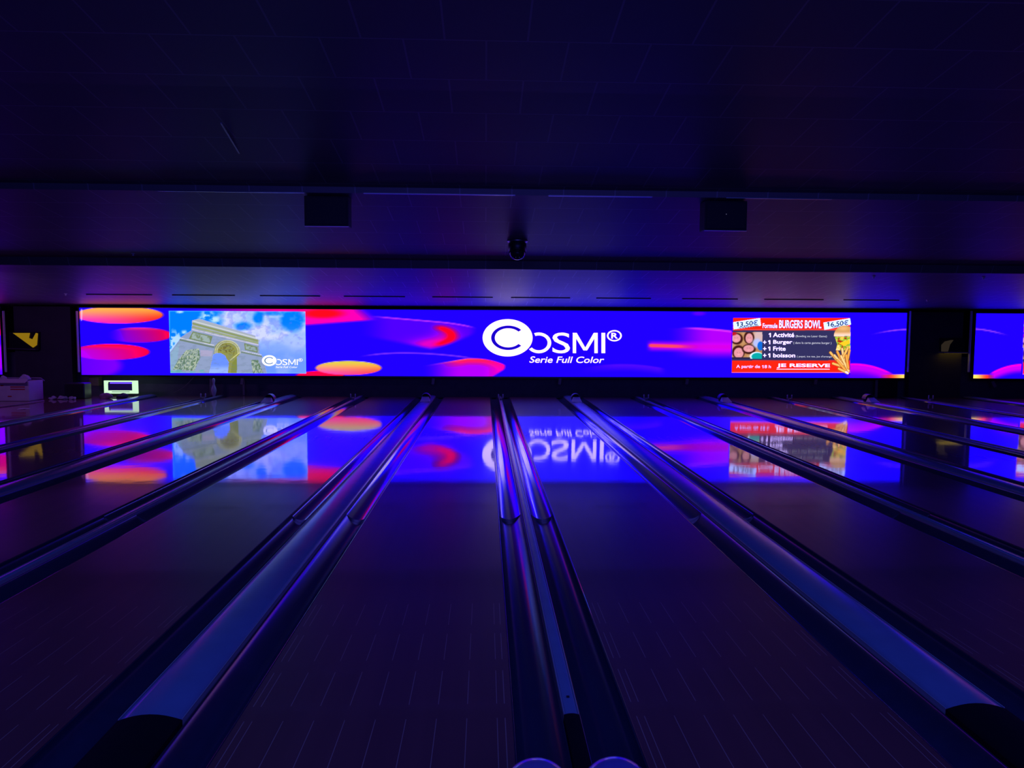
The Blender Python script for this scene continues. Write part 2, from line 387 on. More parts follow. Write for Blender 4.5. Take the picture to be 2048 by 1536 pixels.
def art_main(x, y):
    c = np.broadcast_to(np.array(BLUE, float), x.shape+(3,)).copy()
    # left group of blobs
    c = blob(c, x, y, 190, 731, 52, 24, (90, 0, 255), (130, 0, 255), None, None, 0.25)
    c = blob(c, x, y, 222, 704, 77, 16, (180, 0, 250), (255, 0, 60), (255, 10, 60), (190, 0, 255), 0.05, 0, 0.45)
    c = blob(c, x, y, 278, 670, 66, 15, (110, 0, 255), (255, 0, 60), (240, 40, 140), (120, 0, 255), 0.07, 0.35, 0.25)
    c = blob(c, x, y, 238, 630, 88, 17, (245, 120, 225), (255, 30, 10), (255, 190, 70), (255, 0, 210), 0.05, 0, 0.95)
    c = mixc(c, seg(x, y, 163, 620, 163, 640, 1.6)*0.7, (255, 220, 255))
    # red ribbon over the picture
    st = (1-sst(2.5, 4.5, np.abs(y-(619.2+(x-340)*0.004))))*sst(350, 560, x)*(1-sst(690, 720, x)); c = mixc(c, st, (235, 0, 150))
    mg = (1-sst(-2, 4, y-(649-(x-612)*0.075)))*sst(595, 612, x)*(1-sst(700, 742, x+(y-622)*-1.2)); c = mixc(c, mg, (245, 0, 185))
    rc = ell(x, y, 645, 627, 40, 9, 0.5); c = mixc(c, rc, (255, 10, 30))
    # long swoosh
    topy = 632+(x-735)*0.085+np.where(x > 880, ((x-880)/75.0)**2*6, 0)
    boty = 675+((x-735)*0.19)*(x < 860)+(x >= 860)*(24-(np.clip(x-860,0,None)/95.0)**1.3*32)
    m = sst(-1, 2, y-topy)*(1-sst(-8, 3, y-boty))*sst(715, 790, x)*(1-sst(935, 957, x))
    hook = np.exp(-(((x-893)/26)**2+((y-672)/17)**2)); low = np.exp(-(((x-868)/42)**2+((y-690)/13)**2))
    c = mixc(c, m*0.45, (140, 0, 255)); c = mixc(c, m*np.clip(low*1.3+hook*0.6, 0, 1), (228, 0, 205))
    dd = np.hypot((x-866)/42.0, (y-672)/19.0); cres = np.exp(-((dd-0.88)/0.27)**2)*sst(858, 890, x)
    c = mixc(c, m*np.clip(cres*1.25, 0, 1), (255, 0, 40))
    c = mixc(c, (1-sst(0.8, 2.2, np.abs(y-topy)))*sst(735, 780, x)*(1-sst(930, 955, x))*0.7, (230, 60, 230))
    # yellow blob
    c = mixc(c, ell(x, y, 640, 752, 48, 10, 0.1), (255, 0, 70))
    c = blob(c, x, y, 697, 736, 66, 14, (255, 90, 190), (255, 70, 60), (228, 222, 70), (240, 60, 200), 0.05, 0, 1.0)
    # arc and lower centre blob
    ay = 706+((x-805)/85.0)**2*7*(x < 805)+((x-805)/130.0)**2*9*(x >= 805)
    c = mixc(c, (1-sst(0.6, 2.2, np.abs(y-ay)))*sst(715, 760, x)*(1-sst(920, 960, x))*0.75, (150, 60, 255))
    ty = 717+np.where(x < 935, (935-x)*0.16, 0)+np.where(x > 950, ((x-950)/62.0)**2*14, 0)
    by = np.where(x > 960, 752-(x-985)*0.62, 760)
    m = sst(-1, 1.5, y-ty)*(1-sst(-2, 4, y-by))*sst(842, 925, x)*(1-sst(1004, 1013, x))
    c = mixc(c, m, (185, 0, 245)); c = mixc(c, m*(1-sst(2, 17, y-ty))*sst(870, 930, x), (255, 25, 90))
    c = mixc(c, m*sst(960, 1005, x)*0.8, (255, 0, 190)); c = mixc(c, m*(1-sst(0, 4, y-ty))*(1-sst(930, 990, x)), (255, 90, 130))
    # right swoosh behind the advert
    ty = 656+((np.clip(x, 0, 1470)-1350)/120.0)**2*8*(x > 1350)
    m = sst(-1, 2, y-ty)*(1-sst(700, 722, y))*sst(1330, 1430, x)*(1-sst(1467, 1475, x)); c = mixc(c, m*0.9, (200, 0, 250))
    m = (1-sst(2, 14, np.abs(y-(692+(x-1300)*0.012))))*sst(1290, 1306, x)*(1-sst(1468, 1476, x)); c = mixc(c, m*0.85, (225, 0, 225))
    m = (1-sst(1, 5, np.abs(y-(691+(x-1300)*0.03))))*sst(1294, 1302, x)*(1-sst(1340, 1400, x)); c = mixc(c, m, (255, 80, 90))
    c = mixc(c, (1-sst(0.8, 3, np.abs(y-ty)))*sst(1355, 1400, x)*(1-sst(1467, 1475, x))*0.8, (255, 60, 230))
    ay = 728+((x-1245)/85.0)**2*9
    c = mixc(c, sst(-1, 1.5, y-ay)*(1-sst(0, 18, y-ay))*sst(1150, 1240, x)*(1-sst(1315, 1335, x))*0.5, (130, 20, 255))
    c = mixc(c, ell(x, y, 1398, 627, 12, 4, 0.6)*0.6, (130, 0, 255))
    # bottom right dome and yellow strip
    dy = 727+((x-1708)/78.0)**2*21
    m = sst(-1, 1.5, y-dy)*sst(1690, 1702, x)*(1-sst(1770, 1795, x)); c = mixc(c, m*(1-sst(8, 26, y-dy)*0.7), (205, 0, 245))
    c = mixc(c, m*(1-sst(1, 5, y-dy)), (255, 0, 210))
    m = sst(748.5, 750, y)*sst(1755, 1790, x); c = mixc(c, m, (255, 60, 40)); c = mixc(c, m*sst(1775, 1808, x), (250, 235, 110))
    ay = 659+(np.clip(1812-x,0,None)/70.0)**1.6*10
    c = mixc(c, (1-sst(0.5, 2.0, np.abs(y-ay)))*sst(1738, 1790, x)*0.75, (190, 80, 255))
    return c
def art_right(x, y):
    c = np.broadcast_to(np.array(BLUE, float), x.shape+(3,)).copy()
    ay = 658+(np.clip(x-1950,0,None)/60.0)**1.5*11
    c = mixc(c, (1-sst(0.5, 2, np.abs(y-ay)))*(1-sst(1985, 2020, x))*0.75, (190, 80, 255))
    dy = 728+((x-2046)/70.0)**2*21
    m = sst(-1, 1.5, y-dy)*(1-sst(2110, 2130, x))*sst(1976, 1990, x); c = mixc(c, m*(1-sst(8, 22, y-dy)), (215, 0, 245)); c = mixc(c, m*(1-sst(1, 5, y-dy)), (255, 0, 210))
    m = sst(748.5, 750, y)*(1-sst(1972, 1992, x)); c = mixc(c, m, (255, 60, 40)); c = mixc(c, m*(1-sst(1950, 1978, x)), (250, 240, 110))
    c = blob(c, x, y, 2390, 660, 90, 20, (140, 0, 255), (255, 0, 90), (255, 60, 150), None)
    return c
def art_left(x, y):
    c = np.broadcast_to(np.array((90, 0, 255), float), x.shape+(3,)).copy()
    c = blob(c, x, y, -60, 650, 120, 24, (200, 0, 250), (255, 0, 120), (255, 120, 90), None)
    c = blob(c, x, y, -30, 715, 80, 26, (150, 0, 255), (180, 0, 255), None, None, 0.2)
    return c
PB = (320, 600, 6.4)                          # enlarged survey of the picture inset
def art_picture(px, py):
    x, y = (px-PB[0])*PB[2], (py-PB[1])*PB[2]
    u = (x-120)/1750; v = (y-140)/800
    c = np.broadcast_to(np.array((0, 128, 255), float), x.shape+(3,)).copy()
    c = mixc(c, sst(250, 620, y)*sst(760, 1200, x), (112, 158, 253))
    n = fbm(x/190+3, y/120, 5); n2 = fbm(x/60, y/50, 9)
    hole = np.clip(1.1*ell(x, y, 1700, 260, 140, 120, 0.5)+0.9*ell(x, y, 1080, 340, 110, 50, 0.6)+0.9*ell(x, y, 1260, 230, 60, 90, 0.6)+0.7*ell(x, y, 1460, 170, 150, 30, 0.6), 0, 1)
    A1 = sst(700, 860, x+90*(n2-0.5))*(1-sst(330, 700, y-(x-800)*0.10))
    cl = np.clip(A1*(0.55+0.9*(n-0.3))-hole*(0.55+0.7*n2), 0, 1)
    c = mixc(c, np.clip(cl*1.25, 0, 1), (212, 220, 252))
    c = mixc(c, 0.55*sst(0.5, 0.75, fbm(x/260+9, y/150, 15))*sst(1150, 1400, x)*sst(380, 520, y), (165, 190, 255))
    c = mixc(c, 0.35*sst(0.5, 0.7, n2)*A1, (110, 120, 235))
    lc = sst(0.42, 0.6, n2+0.25*ell(x, y, 170, 560, 130, 130, 0.8)-0.12); c = mixc(c, lc*ell(x, y, 190, 560, 190, 160, 0.5)*0.9, (205, 236, 255))
    for qx, qy, rx, ry in ((250, 152, 45, 18), (600, 175, 70, 40), (560, 230, 60, 30), (330, 420, 60, 30), (700, 250, 60, 45)): c = mixc(c, 0.85*ell(x, y, qx+40*(n2-0.5), qy, rx, ry, 0.7)*sst(0.3, 0.6, n2), (225, 250, 245))
    stone = (148, 164, 202)
    c = mixc(c, poly(x, y, [(410, 320), (1265, 540), (1280, 690), (1315, 720), (1375, 950), (120, 950), (120, 680), (255, 500), (260, 480), (400, 390)]), stone)
    c = mixc(c, 0.5*poly(x, y, [(255, 530), (120, 700), (120, 950), (200, 950)]), (140, 190, 215))
    # attic with its cornice
    c = mixc(c, poly(x, y, [(412, 262), (500, 238), (1225, 455), (1222, 480), (1282, 515), (1262, 555), (412, 372)]), (172, 182, 196))
    c = mixc(c, seg(x, y, 425, 302, 1245, 522, 14), (142, 156, 105)); c = mixc(c, seg(x, y, 420, 345, 1255, 552, 11), (160, 172, 120))
    c = mixc(c, seg(x, y, 430, 272, 1240, 492, 7)*0.7, (235, 238, 235)); c = mixc(c, seg(x, y, 415, 378, 1258, 575, 8)*0.8, (225, 215, 235))
    # framed panels, string courses
    for q in ([(425, 410), (665, 470), (640, 555), (380, 492)], [(1085, 560), (1240, 605), (1245, 668), (1095, 632)]):
        c = mixc(c, poly(x, y, q)*0.8, (165, 185, 175))
        for a, b in zip(q, q[1:]+q[:1]): c = mixc(c, seg(x, y, *a, *b, 7), (120, 140, 90))
        c = mixc(c, poly(x, y, q)*sst(0.52, 0.68, fbm(x/28, y/28, 21))*0.7, (110, 130, 85))
    c = mixc(c, seg(x, y, 258, 510, 690, 605, 10), (110, 130, 110)); c = mixc(c, seg(x, y, 262, 488, 690, 580, 6), (220, 220, 225))
    c = mixc(c, seg(x, y, 1045, 668, 1300, 722, 9), (120, 140, 120)); c = mixc(c, seg(x, y, 1045, 650, 1295, 702, 5), (215, 215, 230))
    # barrel vault and the sky through it
    c = mixc(c, poly(x, y, [(620, 945), (690, 690), (705, 590), (760, 535), (830, 512), (900, 520), (975, 560), (1022, 640), (1025, 690), (985, 730), (985, 945)]), (150, 152, 80))
    c = mixc(c, poly(x, y, [(740, 640), (800, 560), (890, 560), (960, 640), (940, 720), (860, 690)])*sst(0.4, 0.6, fbm(x/17, y/15, 31)), (118, 108, 52))
    for r in (1.0, 0.86): c = mixc(c, (1-sst(0.03, 0.06, np.abs(np.hypot((x-865)/158/r, (y-668)/150/r)-1)))*(y < 690)*0.8, (215, 215, 190))
    op = poly(x, y, [(625, 950), (685, 700), (720, 680), (780, 685), (830, 710), (880, 800), (866, 950)])
    c = mixc(c, op, (110, 150, 250)); c = mixc(c, op*sst(820, 900, y)*0.6, (190, 215, 250))
    c = mixc(c, poly(x, y, [(925, 800), (985, 740), (985, 945), (905, 945)])*0.8, (130, 140, 60)); c = mixc(c, seg(x, y, 900, 770, 1010, 680, 6), (215, 215, 150))
    # rough carved groups on the piers
    for q, s in (([(340, 640), (500, 620), (515, 740), (440, 905), (165, 890), (230, 770)], 41), ([(1165, 765), (1255, 765), (1325, 940), (1190, 940)], 47)):
        mm = poly(x, y, q); n = fbm(x/13+y/40, y/19-x/60, s)
        c = mixc(c, mm*0.6, (165, 185, 150)); c = mixc(c, mm*sst(0.5, 0.6, n), (98, 128, 98)); c = mixc(c, mm*sst(0.6, 0.7, 1-n)*0.8, (205, 214, 170))
    c = mixc(c, 0.25*poly(x, y, [(410, 320), (1265, 540), (1280, 690), (1315, 720), (1375, 950), (120, 950), (120, 680), (255, 500), (260, 480), (400, 390)])*sst(0.45, 0.7, fbm(x/60+y/90, y/22, 83)), (110, 130, 150))
    c = mixc(c, poly(x, y, [(520, 640), (680, 650), (660, 720), (520, 720)])*0.4, (215, 180, 215))
    c = mixc(c, (y > 895)*(x < 620)*sst(0.4, 0.7, fbm(x/60, y/20, 55))*0.5, (60, 200, 170))
    ed = np.minimum(np.minimum(x-122, 1866-x), np.minimum(y-142, 938-y)); c = mixc(c, (1-sst(0, 12, ed))*0.45, (120, 220, 255))
    return np.clip(c, 0, 255)
AB = (1440, 610, 6.827)
def art_advert(px, py):
    x, y = (px-AB[0])*AB[2], (py-AB[1])*AB[2]
    c = np.broadcast_to(np.array(BLUE, float), x.shape+(3,)).copy()
    xl = 176-(y-175)*0.028
    body = sst(0, 6, x-xl)*(1-sst(1772, 1778, x))*sst(172, 178, y)*(1-sst(922, 928, y))
    c = mixc(c, body, (242, 38, 18)); c = mixc(c, body*poly(x, y, [(0, 345), (2000, 345), (2000, 755), (0, 755)]), (52, 50, 98))
    c = mixc(c, body*(1-sst(2, 7, np.abs(y-350)))*0.6, (120, 60, 80)); c = mixc(c, body*(1-sst(2, 6, np.abs(y-335)))*0.5, (255, 150, 150))
    c = mixc(c, body*(1-sst(3, 7, np.abs(y-762)))*0.6, (180, 60, 70)); c = mixc(c, body*sst(912, 920, y)*0.7, (255, 150, 190))
    # price stickers
    for q in ([(178, 235), (545, 178), (560, 282), (186, 332)], [(1412, 240), (1775, 180), (1788, 268), (1425, 340)]):
        c = mixc(c, poly(x, y, q), (232, 255, 252))
    c = mixc(c, seg(x, y, 260, 312, 520, 282, 6)*0.8, (60, 100, 130)); c = mixc(c, seg(x, y, 1535, 305, 1640, 290, 5)*0.8, (60, 90, 120))
    # snapshot of friends lying in a ring
    ph = poly(x, y, [(168, 370), (578, 370), (572, 735), (160, 735)]); p = np.broadcast_to(np.array((196, 140, 90), float), c.shape).copy()
    p = mixc(p, sst(0.4, 0.7, fbm(x/70, y/70, 61))*0.7, (215, 170, 125)); p = mixc(p, ell(x, y, 540, 420, 90, 90, 0.5), (225, 190, 190))
    for cx, cy, rx, ry, hx, hy in ((220, 455, 62, 58, 20, 15), (398, 455, 50, 68, -5, -22), (255, 655, 66, 72, -10, -30), (390, 595, 72, 48, 10, 18)):
        p = mixc(p, ell(x, y, cx+hx*0.4, cy+hy*0.4, rx+22, ry+20, 0.12), (70, 28, 24)); p = mixc(p, ell(x, y, cx, cy, rx, ry, 0.12), (232, 160, 170))
        p = mixc(p, ell(x, y, cx-18, cy-8, 8, 6, 0.5)*0.35, (150, 80, 90)); p = mixc(p, ell(x, y, cx+18, cy-8, 8, 6, 0.5)*0.35, (150, 80, 90)); p = mixc(p, ell(x, y, cx, cy+22, 18, 6, 0.5)*0.45, (250, 215, 225))
    p = mixc(p, ell(x, y, 505, 520, 60, 60, 0.5), (190, 200, 250)); p = mixc(p, ell(x, y, 552, 560, 42, 62, 0.15), (20, 110, 225))
    p = mixc(p, ell(x, y, 500, 700, 95, 60, 0.12), (235, 250, 250)); p = mixc(p, ell(x, y, 510, 705, 80, 52, 0.12), (10, 175, 175)); p = mixc(p, ell(x, y, 180, 385, 45, 30, 0.4), (200, 30, 40))
    p = mixc(p, (y > 715)*(x < 410)*1.0, (45, 35, 70)); c = c*(1-ph[..., None])+p*ph[..., None]
    # hamburger and fries
    b = ell(x, y, 1700, 420, 145, 140, 0.03)*(y < 425)*(x < 1780); c = mixc(c, b, (222, 160, 92)); c = mixc(c, b*sst(350, 420, y), (250, 232, 215)); c = mixc(c, b*ell(x, y, 1680, 320, 70, 30, 0.8)*0.6, (245, 205, 140))
    le = poly(x, y, [(1565, 430), (1778, 430), (1778, 620), (1580, 620), (1600, 540)]); n = fbm(x/45, y/38, 71)
    c = mixc(c, le, (240, 215, 80)); c = mixc(c, le*sst(0.45, 0.55, n), (150, 205, 60)); c = mixc(c, le*sst(0.6, 0.68, n), (190, 50, 20)); c = mixc(c, le*sst(0.62, 0.72, 1-n), (250, 235, 160)); c = mixc(c, poly(x, y, [(1620, 520), (1760, 480), (1780, 520), (1690, 560)]), (250, 215, 40))
    for i, (a0, b0, a1, b1) in enumerate([(1505, 650, 1600, 760), (1600, 640, 1690, 830), (1665, 600, 1700, 800), (1740, 590, 1660, 760), (1765, 620, 1720, 850), (1560, 690, 1730, 880), (1540, 800, 1700, 850), (1600, 760, 1740, 925), (1650, 700, 1755, 900), (1620, 870, 1740, 930), (1720, 690, 1750, 860)]):
        c = mixc(c, seg(x, y, a0, b0, a1, b1, 21), (165, 95, 30)); c = mixc(c, seg(x, y, a0+2, b0-2, a1, b1, 15), ((250, 205, 110), (245, 180, 80), (255, 225, 150))[i % 3])
    c = mixc(c, seg(x, y, 1720, 915, 1745, 930, 14), (245, 235, 240))
    return np.clip(c, 0, 255)

def paint_panel(name, x0, x1, y0, y1, step, fn, parent, off, rect=None):
    """grid on the wall between photo columns x0..x1 and rows y0..y1, coloured point by point"""
    if rect is None:
        (ua, za), (ub, zb) = on_wall(x0, (y0+y1)/2), on_wall(x1, (y0+y1)/2)
        xm = (x0+x1)/2; zt = on_wall(xm, y0)[1]; zl = on_wall(xm, y1)[1]
    else: ua, ub, zl, zt = rect
    nx = max(2, int((x1-x0)/step)); nz = max(2, int((y1-y0)/step))
    U, Z = np.meshgrid(np.linspace(ua, ub, nx), np.linspace(zl, zt, nz))
    P = wall_world(U, Z); X, Y = to_px(P)
    rgb = led(s2l(fn(X, Y)))
    co = np.stack([U.ravel(), np.full(U.size, off), Z.ravel()], -1)
    ii = np.arange(nx*nz).reshape(nz, nx)
    f = np.stack([ii[:-1, :-1], ii[:-1, 1:], ii[1:, 1:], ii[1:, :-1]], -1).reshape(-1, 4)
    me = bpy.data.meshes.new(name); me.vertices.add(len(co)); me.vertices.foreach_set('co', co.ravel())
    me.loops.add(f.size); me.loops.foreach_set('vertex_index', f.ravel().astype(np.int32))
    me.polygons.add(len(f)); me.polygons.foreach_set('loop_start', np.arange(0, f.size, 4, dtype=np.int32)); me.polygons.foreach_set('loop_total', np.full(len(f), 4, np.int32))
    me.update(calc_edges=True)
    a = me.color_attributes.new('Col', 'FLOAT_COLOR', 'POINT')
    a.data.foreach_set('color', np.concatenate([rgb.reshape(-1, 3), np.ones((len(co), 1))], 1).ravel().astype(np.float32))
    return link_mesh(name, me, M['display'], parent)

def lettering(text, rect, mat, parent, off, bold=0.0, shear=0.0, name='text_line', rot=0.0):
    """rect = photo (x0, x1, ytop, ybottom) that the ink of the words fills"""
    cu = bpy.data.curves.new('words', 'FONT'); cu.body = text; cu.size = 1; cu.offset = bold; cu.shear = shear; cu.fill_mode = 'BOTH'; cu.resolution_u = 4
    tmp = bpy.data.objects.new('words', cu); COL.objects.link(tmp)
    dg = bpy.context.evaluated_depsgraph_get(); dg.update()
    me = bpy.data.meshes.new_from_object(tmp.evaluated_get(dg)); bpy.data.objects.remove(tmp); bpy.data.curves.remove(cu)
    v = np.zeros(len(me.vertices)*3); me.vertices.foreach_get('co', v); v = v.reshape(-1, 3)
    lo, hi = v.min(0), v.max(0)
    u = (v[:, 0]-lo[0])/(hi[0]-lo[0]); w = (v[:, 1]-lo[1])/(hi[1]-lo[1])
    x0, x1, yt, yb = rect; xm, ym = (x0+x1)/2, (yt+yb)/2
    X = (u-0.5)*(x1-x0); Y = (0.5-w)*(yb-yt)+rot*X
    (ua, _), (ub, _) = on_wall(x0, ym), on_wall(x1, ym); zt = on_wall(xm, yt)[1]; zb = on_wall(xm, yb)[1]
    su = (ub-ua)/(x1-x0); sz = (zb-zt)/(yb-yt); um = (ua+ub)/2; zm = (zt+zb)/2
    co = np.stack([um+X*su, np.full(len(X), off), zm+Y*sz], -1)
    me.vertices.foreach_set('co', co.ravel()); me.update(); me.materials.clear(); me.name = name
    return link_mesh(name, me, mat, parent)
def flat_shape(name, rings_or_polys, mat, parent, off):
    """each item: list of photo (x, y) corners of a convex piece"""
    bm = bmesh.new()
    for q in rings_or_polys:
        vs = []
        for x, y in q:
            u, z = on_wall(x, y); vs.append(bm.verts.new((u, off, z)))
        bm.faces.new(vs)
    return from_bm(name, bm, mat, parent)
def ring(cx, cy, rx, ry, ix, iy, a0=0.0, a1=360.0, n=60):
    out = []
    for i in range(n):
        a, b = math.radians(a0+(a1-a0)*i/n), math.radians(a0+(a1-a0)*(i+1)/n)
        out.append([(cx+rx*math.cos(a), cy-ry*math.sin(a)), (cx+rx*math.cos(b), cy-ry*math.sin(b)), (cx+ix*math.cos(b), cy-iy*math.sin(b)), (cx+ix*math.cos(a), cy-iy*math.sin(a))])
    return out
def disc(cx, cy, rx, ry, n=64): return [[(cx+rx*math.cos(2*math.pi*i/n), cy+ry*math.sin(2*math.pi*i/n)) for i in range(n)]]

E_WHITE = emis('lit_white', (250, 252, 250), GAIN); E_BLUE = emis('lit_blue', (24, 0, 205), GAIN); E_NAVY = emis('lit_navy', (20, 50, 70), GAIN)
E_LAV = emis('lit_lavender', (232, 228, 250), GAIN); E_PALE = emis('lit_pale', (205, 205, 225), GAIN); E_SLATE = emis('lit_slate', (90, 135, 120), GAIN); E_SKYB = emis('lit_sky_white', (240, 250, 255), GAIN)
E_SHADOW = emis('lit_dark_blue', (70, 60, 170), GAIN)
def logo(parent, cx, cy, k, white, ink, off, full=True):
    """round C badge with the letters OSMI, survey units about the badge centre"""
    P = lambda x, y: (cx+(x-453)*k, cy+(y-335)*k)
    def R(x, y, rx, ry, ix, iy, a0=0, a1=360, n=60): X, Y = P(x, y); return ring(X, Y, rx*k, ry*k, ix*k, iy*k, a0, a1, n)
    def T(q): return [P(*p) for p in q]
    X, Y = P(453, 335)
    flat_shape('badge_disc', disc(X, Y, 301*k, 225*k), white, parent, off)
    flat_shape('badge_letter', R(460, 335, 205, 147, 161, 115, 40, 320), ink, parent, off-0.003)
    flat_shape('lettering', R(828, 396, 150, 125, 106, 89, -142, 112), white, parent, off)
    x0, y0 = P(992, 272); x1, y1 = P(1205, 522)
    lettering('S', (x0, x1, y0, y1), white, parent, off, 0.004)
    flat_shape('lettering', [T([(1237, 275), (1285, 275), (1388, 452), (1490, 275), (1538, 275), (1538, 520), (1497, 520), (1497, 345), (1410, 487), (1365, 487), (1278, 345), (1278, 520), (1237, 520)])], white, parent, off)
    flat_shape('lettering', [T([(1582, 275), (1628, 275), (1628, 520), (1582, 520)])], white, parent, off)
    if full:
        flat_shape('trademark_ring', R(1738, 310, 90, 68, 70, 52), white, parent, off)
        x0, y0 = P(1700, 275); x1, y1 = P(1782, 345); lettering('R', (x0, x1, y0, y1), white, parent, off, 0.03)
    x0, y0 = P(714, 560); x1, y1 = P(1616, 638); lettering('Serie Full Color', (x0, x1, y0, y1), white, parent, off, 0.012 if full else 0.0, 0.22)

def screen_frame(parent, ua, ub, zb, zt):
    bm = bmesh.new()
    box_bm(bm, ((ua+ub)/2, 0.07, (zb+zt)/2), (ub-ua, 0.12, zt-zb)); from_bm('cabinet', bm, M['black'], parent)
    bm = bmesh.new()
    box_bm(bm, ((ua+ub)/2, 0.0, zb-0.02), (ub-ua+0.06, 0.05, 0.04)); box_bm(bm, ((ua+ub)/2, 0.0, zt+0.012), (ub-ua+0.06, 0.05, 0.024))
    for u in (ua-0.015, ub+0.015): box_bm(bm, (u, 0.0, (zb+zt)/2), (0.03, 0.05, zt-zb-0.002))
    from_bm('frame', bm, M['housing'], parent)
def hanger(parent, px):
    u, z = on_wall(px, 762); box('hanger_bracket', (u, 0.04, z-0.01), (0.07, 0.03, 0.15), M['greypaint'], parent, Euler((0, 0.12, 0)), 0.006)

# centre screen
scr = empty('led_screen', (0, WY, 0), -TILT)
tag(scr, 'long glowing blue video screen spanning the lanes with logo, picture and advert', 'screen')
def rect_of(xa, xb, ya, yb):
    xm, ym = (xa+xb)/2, (ya+yb)/2
    return on_wall(xa, ym)[0], on_wall(xb, ym)[0], on_wall(987, yb)[1], on_wall(987, ya)[1]
ZT, ZB = on_wall(987, 620.8)[1], on_wall(987, 752.8)[1]
UA, UB = on_wall(161.5, 685)[0], on_wall(1811, 690)[0]
paint_panel('display_panel', 161, 1811, 620.8, 752.8, 1.6, art_main, scr, 0.0, (UA, UB, ZB, ZT))
screen_frame(scr, UA, UB, ZB, ZT)
pic = paint_panel('picture_inset', 339.3, 611.5, 622.3, 746.5, 0.85, art_picture, scr, -0.004)
pic['label'] = 'picture of a pale stone arch under a cloudy sky'
adv = paint_panel('advert_inset', 1462.5, 1702.5, 633.5, 749, 0.7, art_advert, scr, -0.004)
adv['label'] = 'red and navy burger menu advert'
logo(scr, 1015.2, 675.6, 1/6.02, E_WHITE, E_BLUE, -0.004)
logo(pic, 538.6, 721.2, 0.0487, E_SKYB, E_SLATE, -0.007, True)
def A(x, y): return AB[0]+x/AB[2], AB[1]+y/AB[2]
def ad_text(s, x0, x1, y0, y1, mat, bold=0.02, rot=0.0, off=-0.008, shear=0.0):
    a, b = A(x0, y0); c, d = A(x1, y1); lettering(s, (a, c, b, d), mat, adv, off, bold, shear, 'text_line', rot)
def one(x0, x1, y0, y1, mat, off=-0.008, dy=0.0):
    q = [(0, .2), (.42, 0), (.86, 0), (.86, 1), (.4, 1), (.4, .27), (0, .44)]
    flat_shape('text_line', [[A(x0+a*(x1-x0), y0+dy+b*(y1-y0)) for a, b in q]], mat, adv, off)
for x0, tx in ((222, '3,50€'), (1458, '6,50€')):
    one(x0, x0+36, 232, 292, E_NAVY, dy=0); ad_text(tx, x0+50, x0+292, 216, 296, E_NAVY, 0.02, -0.12)
for dx, mt, of in ((7, E_SHADOW, -0.007), (0, E_WHITE, -0.009)):
    ad_text('BURGERS BOWL', 805+dx, 1382+dx, 207+dx*0.3, 318+dx*0.3, mt, 0.02, 0, of); ad_text('Formule', 580+dx, 782+dx, 250, 316, mt, 0.02, 0, of)
one(664, 698, 382, 440, E_WHITE); ad_text('Activité', 722, 1012, 378, 440, E_WHITE, 0.024)
for y0, yb, tx, xe in ((480, 545, 'Burger', 985), (568, 625, 'Frite', 895), (660, 716, 'boisson', 1026)):
    cap = y0+56
    one(655, 690, y0, cap, E_WHITE); ad_text(tx, 724, xe, y0-2, yb, E_WHITE, 0.024)
    flat_shape('text_line', [[A(*p) for p in ((586, y0+22), (602, y0+22), (602, y0+4), (614, y0+4), (614, y0+22), (632, y0+22), (632, y0+34), (614, y0+34), (614, y0+52), (602, y0+52), (602, y0+34), (586, y0+34))]], E_WHITE, adv, -0.008)
ad_text('(Bowling ou Laser Game)', 1030, 1458, 412, 448, E_PALE, 0.01); ad_text('( dans la carte gamme burger )', 1000, 1520, 502, 540, E_PALE, 0.01)
ad_text('( pepsi, ice tea, jus d\'orange', 1048, 1525, 690, 722, E_PALE, 0.01)
ad_text('A partir de', 220, 545, 818, 872, E_LAV, 0.02); one(572, 596, 822, 862, E_LAV); ad_text('8 h', 606, 694, 820, 862, E_LAV, 0.02); ad_text('JE RESERVE', 775, 1500, 800, 862, E_WHITE, 0.03)
flat_shape('underline', [[A(770, 872), A(1495, 872), A(1495, 880), A(770, 880)]], E_WHITE, adv, -0.008)
for px in (483, 866, 1120, 1375, 1633): hanger(scr, px)

# right screen and left screen
sr = empty('led_screen', (0, WY, 0), -TILT); tag(sr, 'blue video screen cut off by the right edge of the photo', 'screen')
ra, rb = on_wall(1948.5, 690)[0], on_wall(2440, 690)[0]
paint_panel('display_panel', 1948, 2440, 622, 755, 2.0, art_right, sr, 0.0, (ra, rb, ZB, ZT)); screen_frame(sr, ra, rb, ZB, ZT)
ad2 = paint_panel('advert_inset', 2044.5, 2284.5, 637, 753, 1.5, lambda x, y: art_advert(x-582, y-3.5), sr, -0.004)
u, z = on_wall(1849, 768); box('hanger_bracket', (on_wall(1990, 768)[0], 0.04, z), (0.07, 0.03, 0.16), M['greypaint'], sr, Euler((0, -0.5, 0)), 0.006)
sl = empty('led_screen', (0, WY, 0), -TILT); tag(sl, 'violet video screen at the far left, just past the frame edge', 'screen')
la, lb = on_wall(-330, 680)[0], on_wall(3, 680)[0]
paint_panel('display_panel', -330, 5, 618, 748, 2.0, art_left, sl, 0.0, (la, lb, ZB, ZT)); screen_frame(sl, la, lb, ZB, ZT)

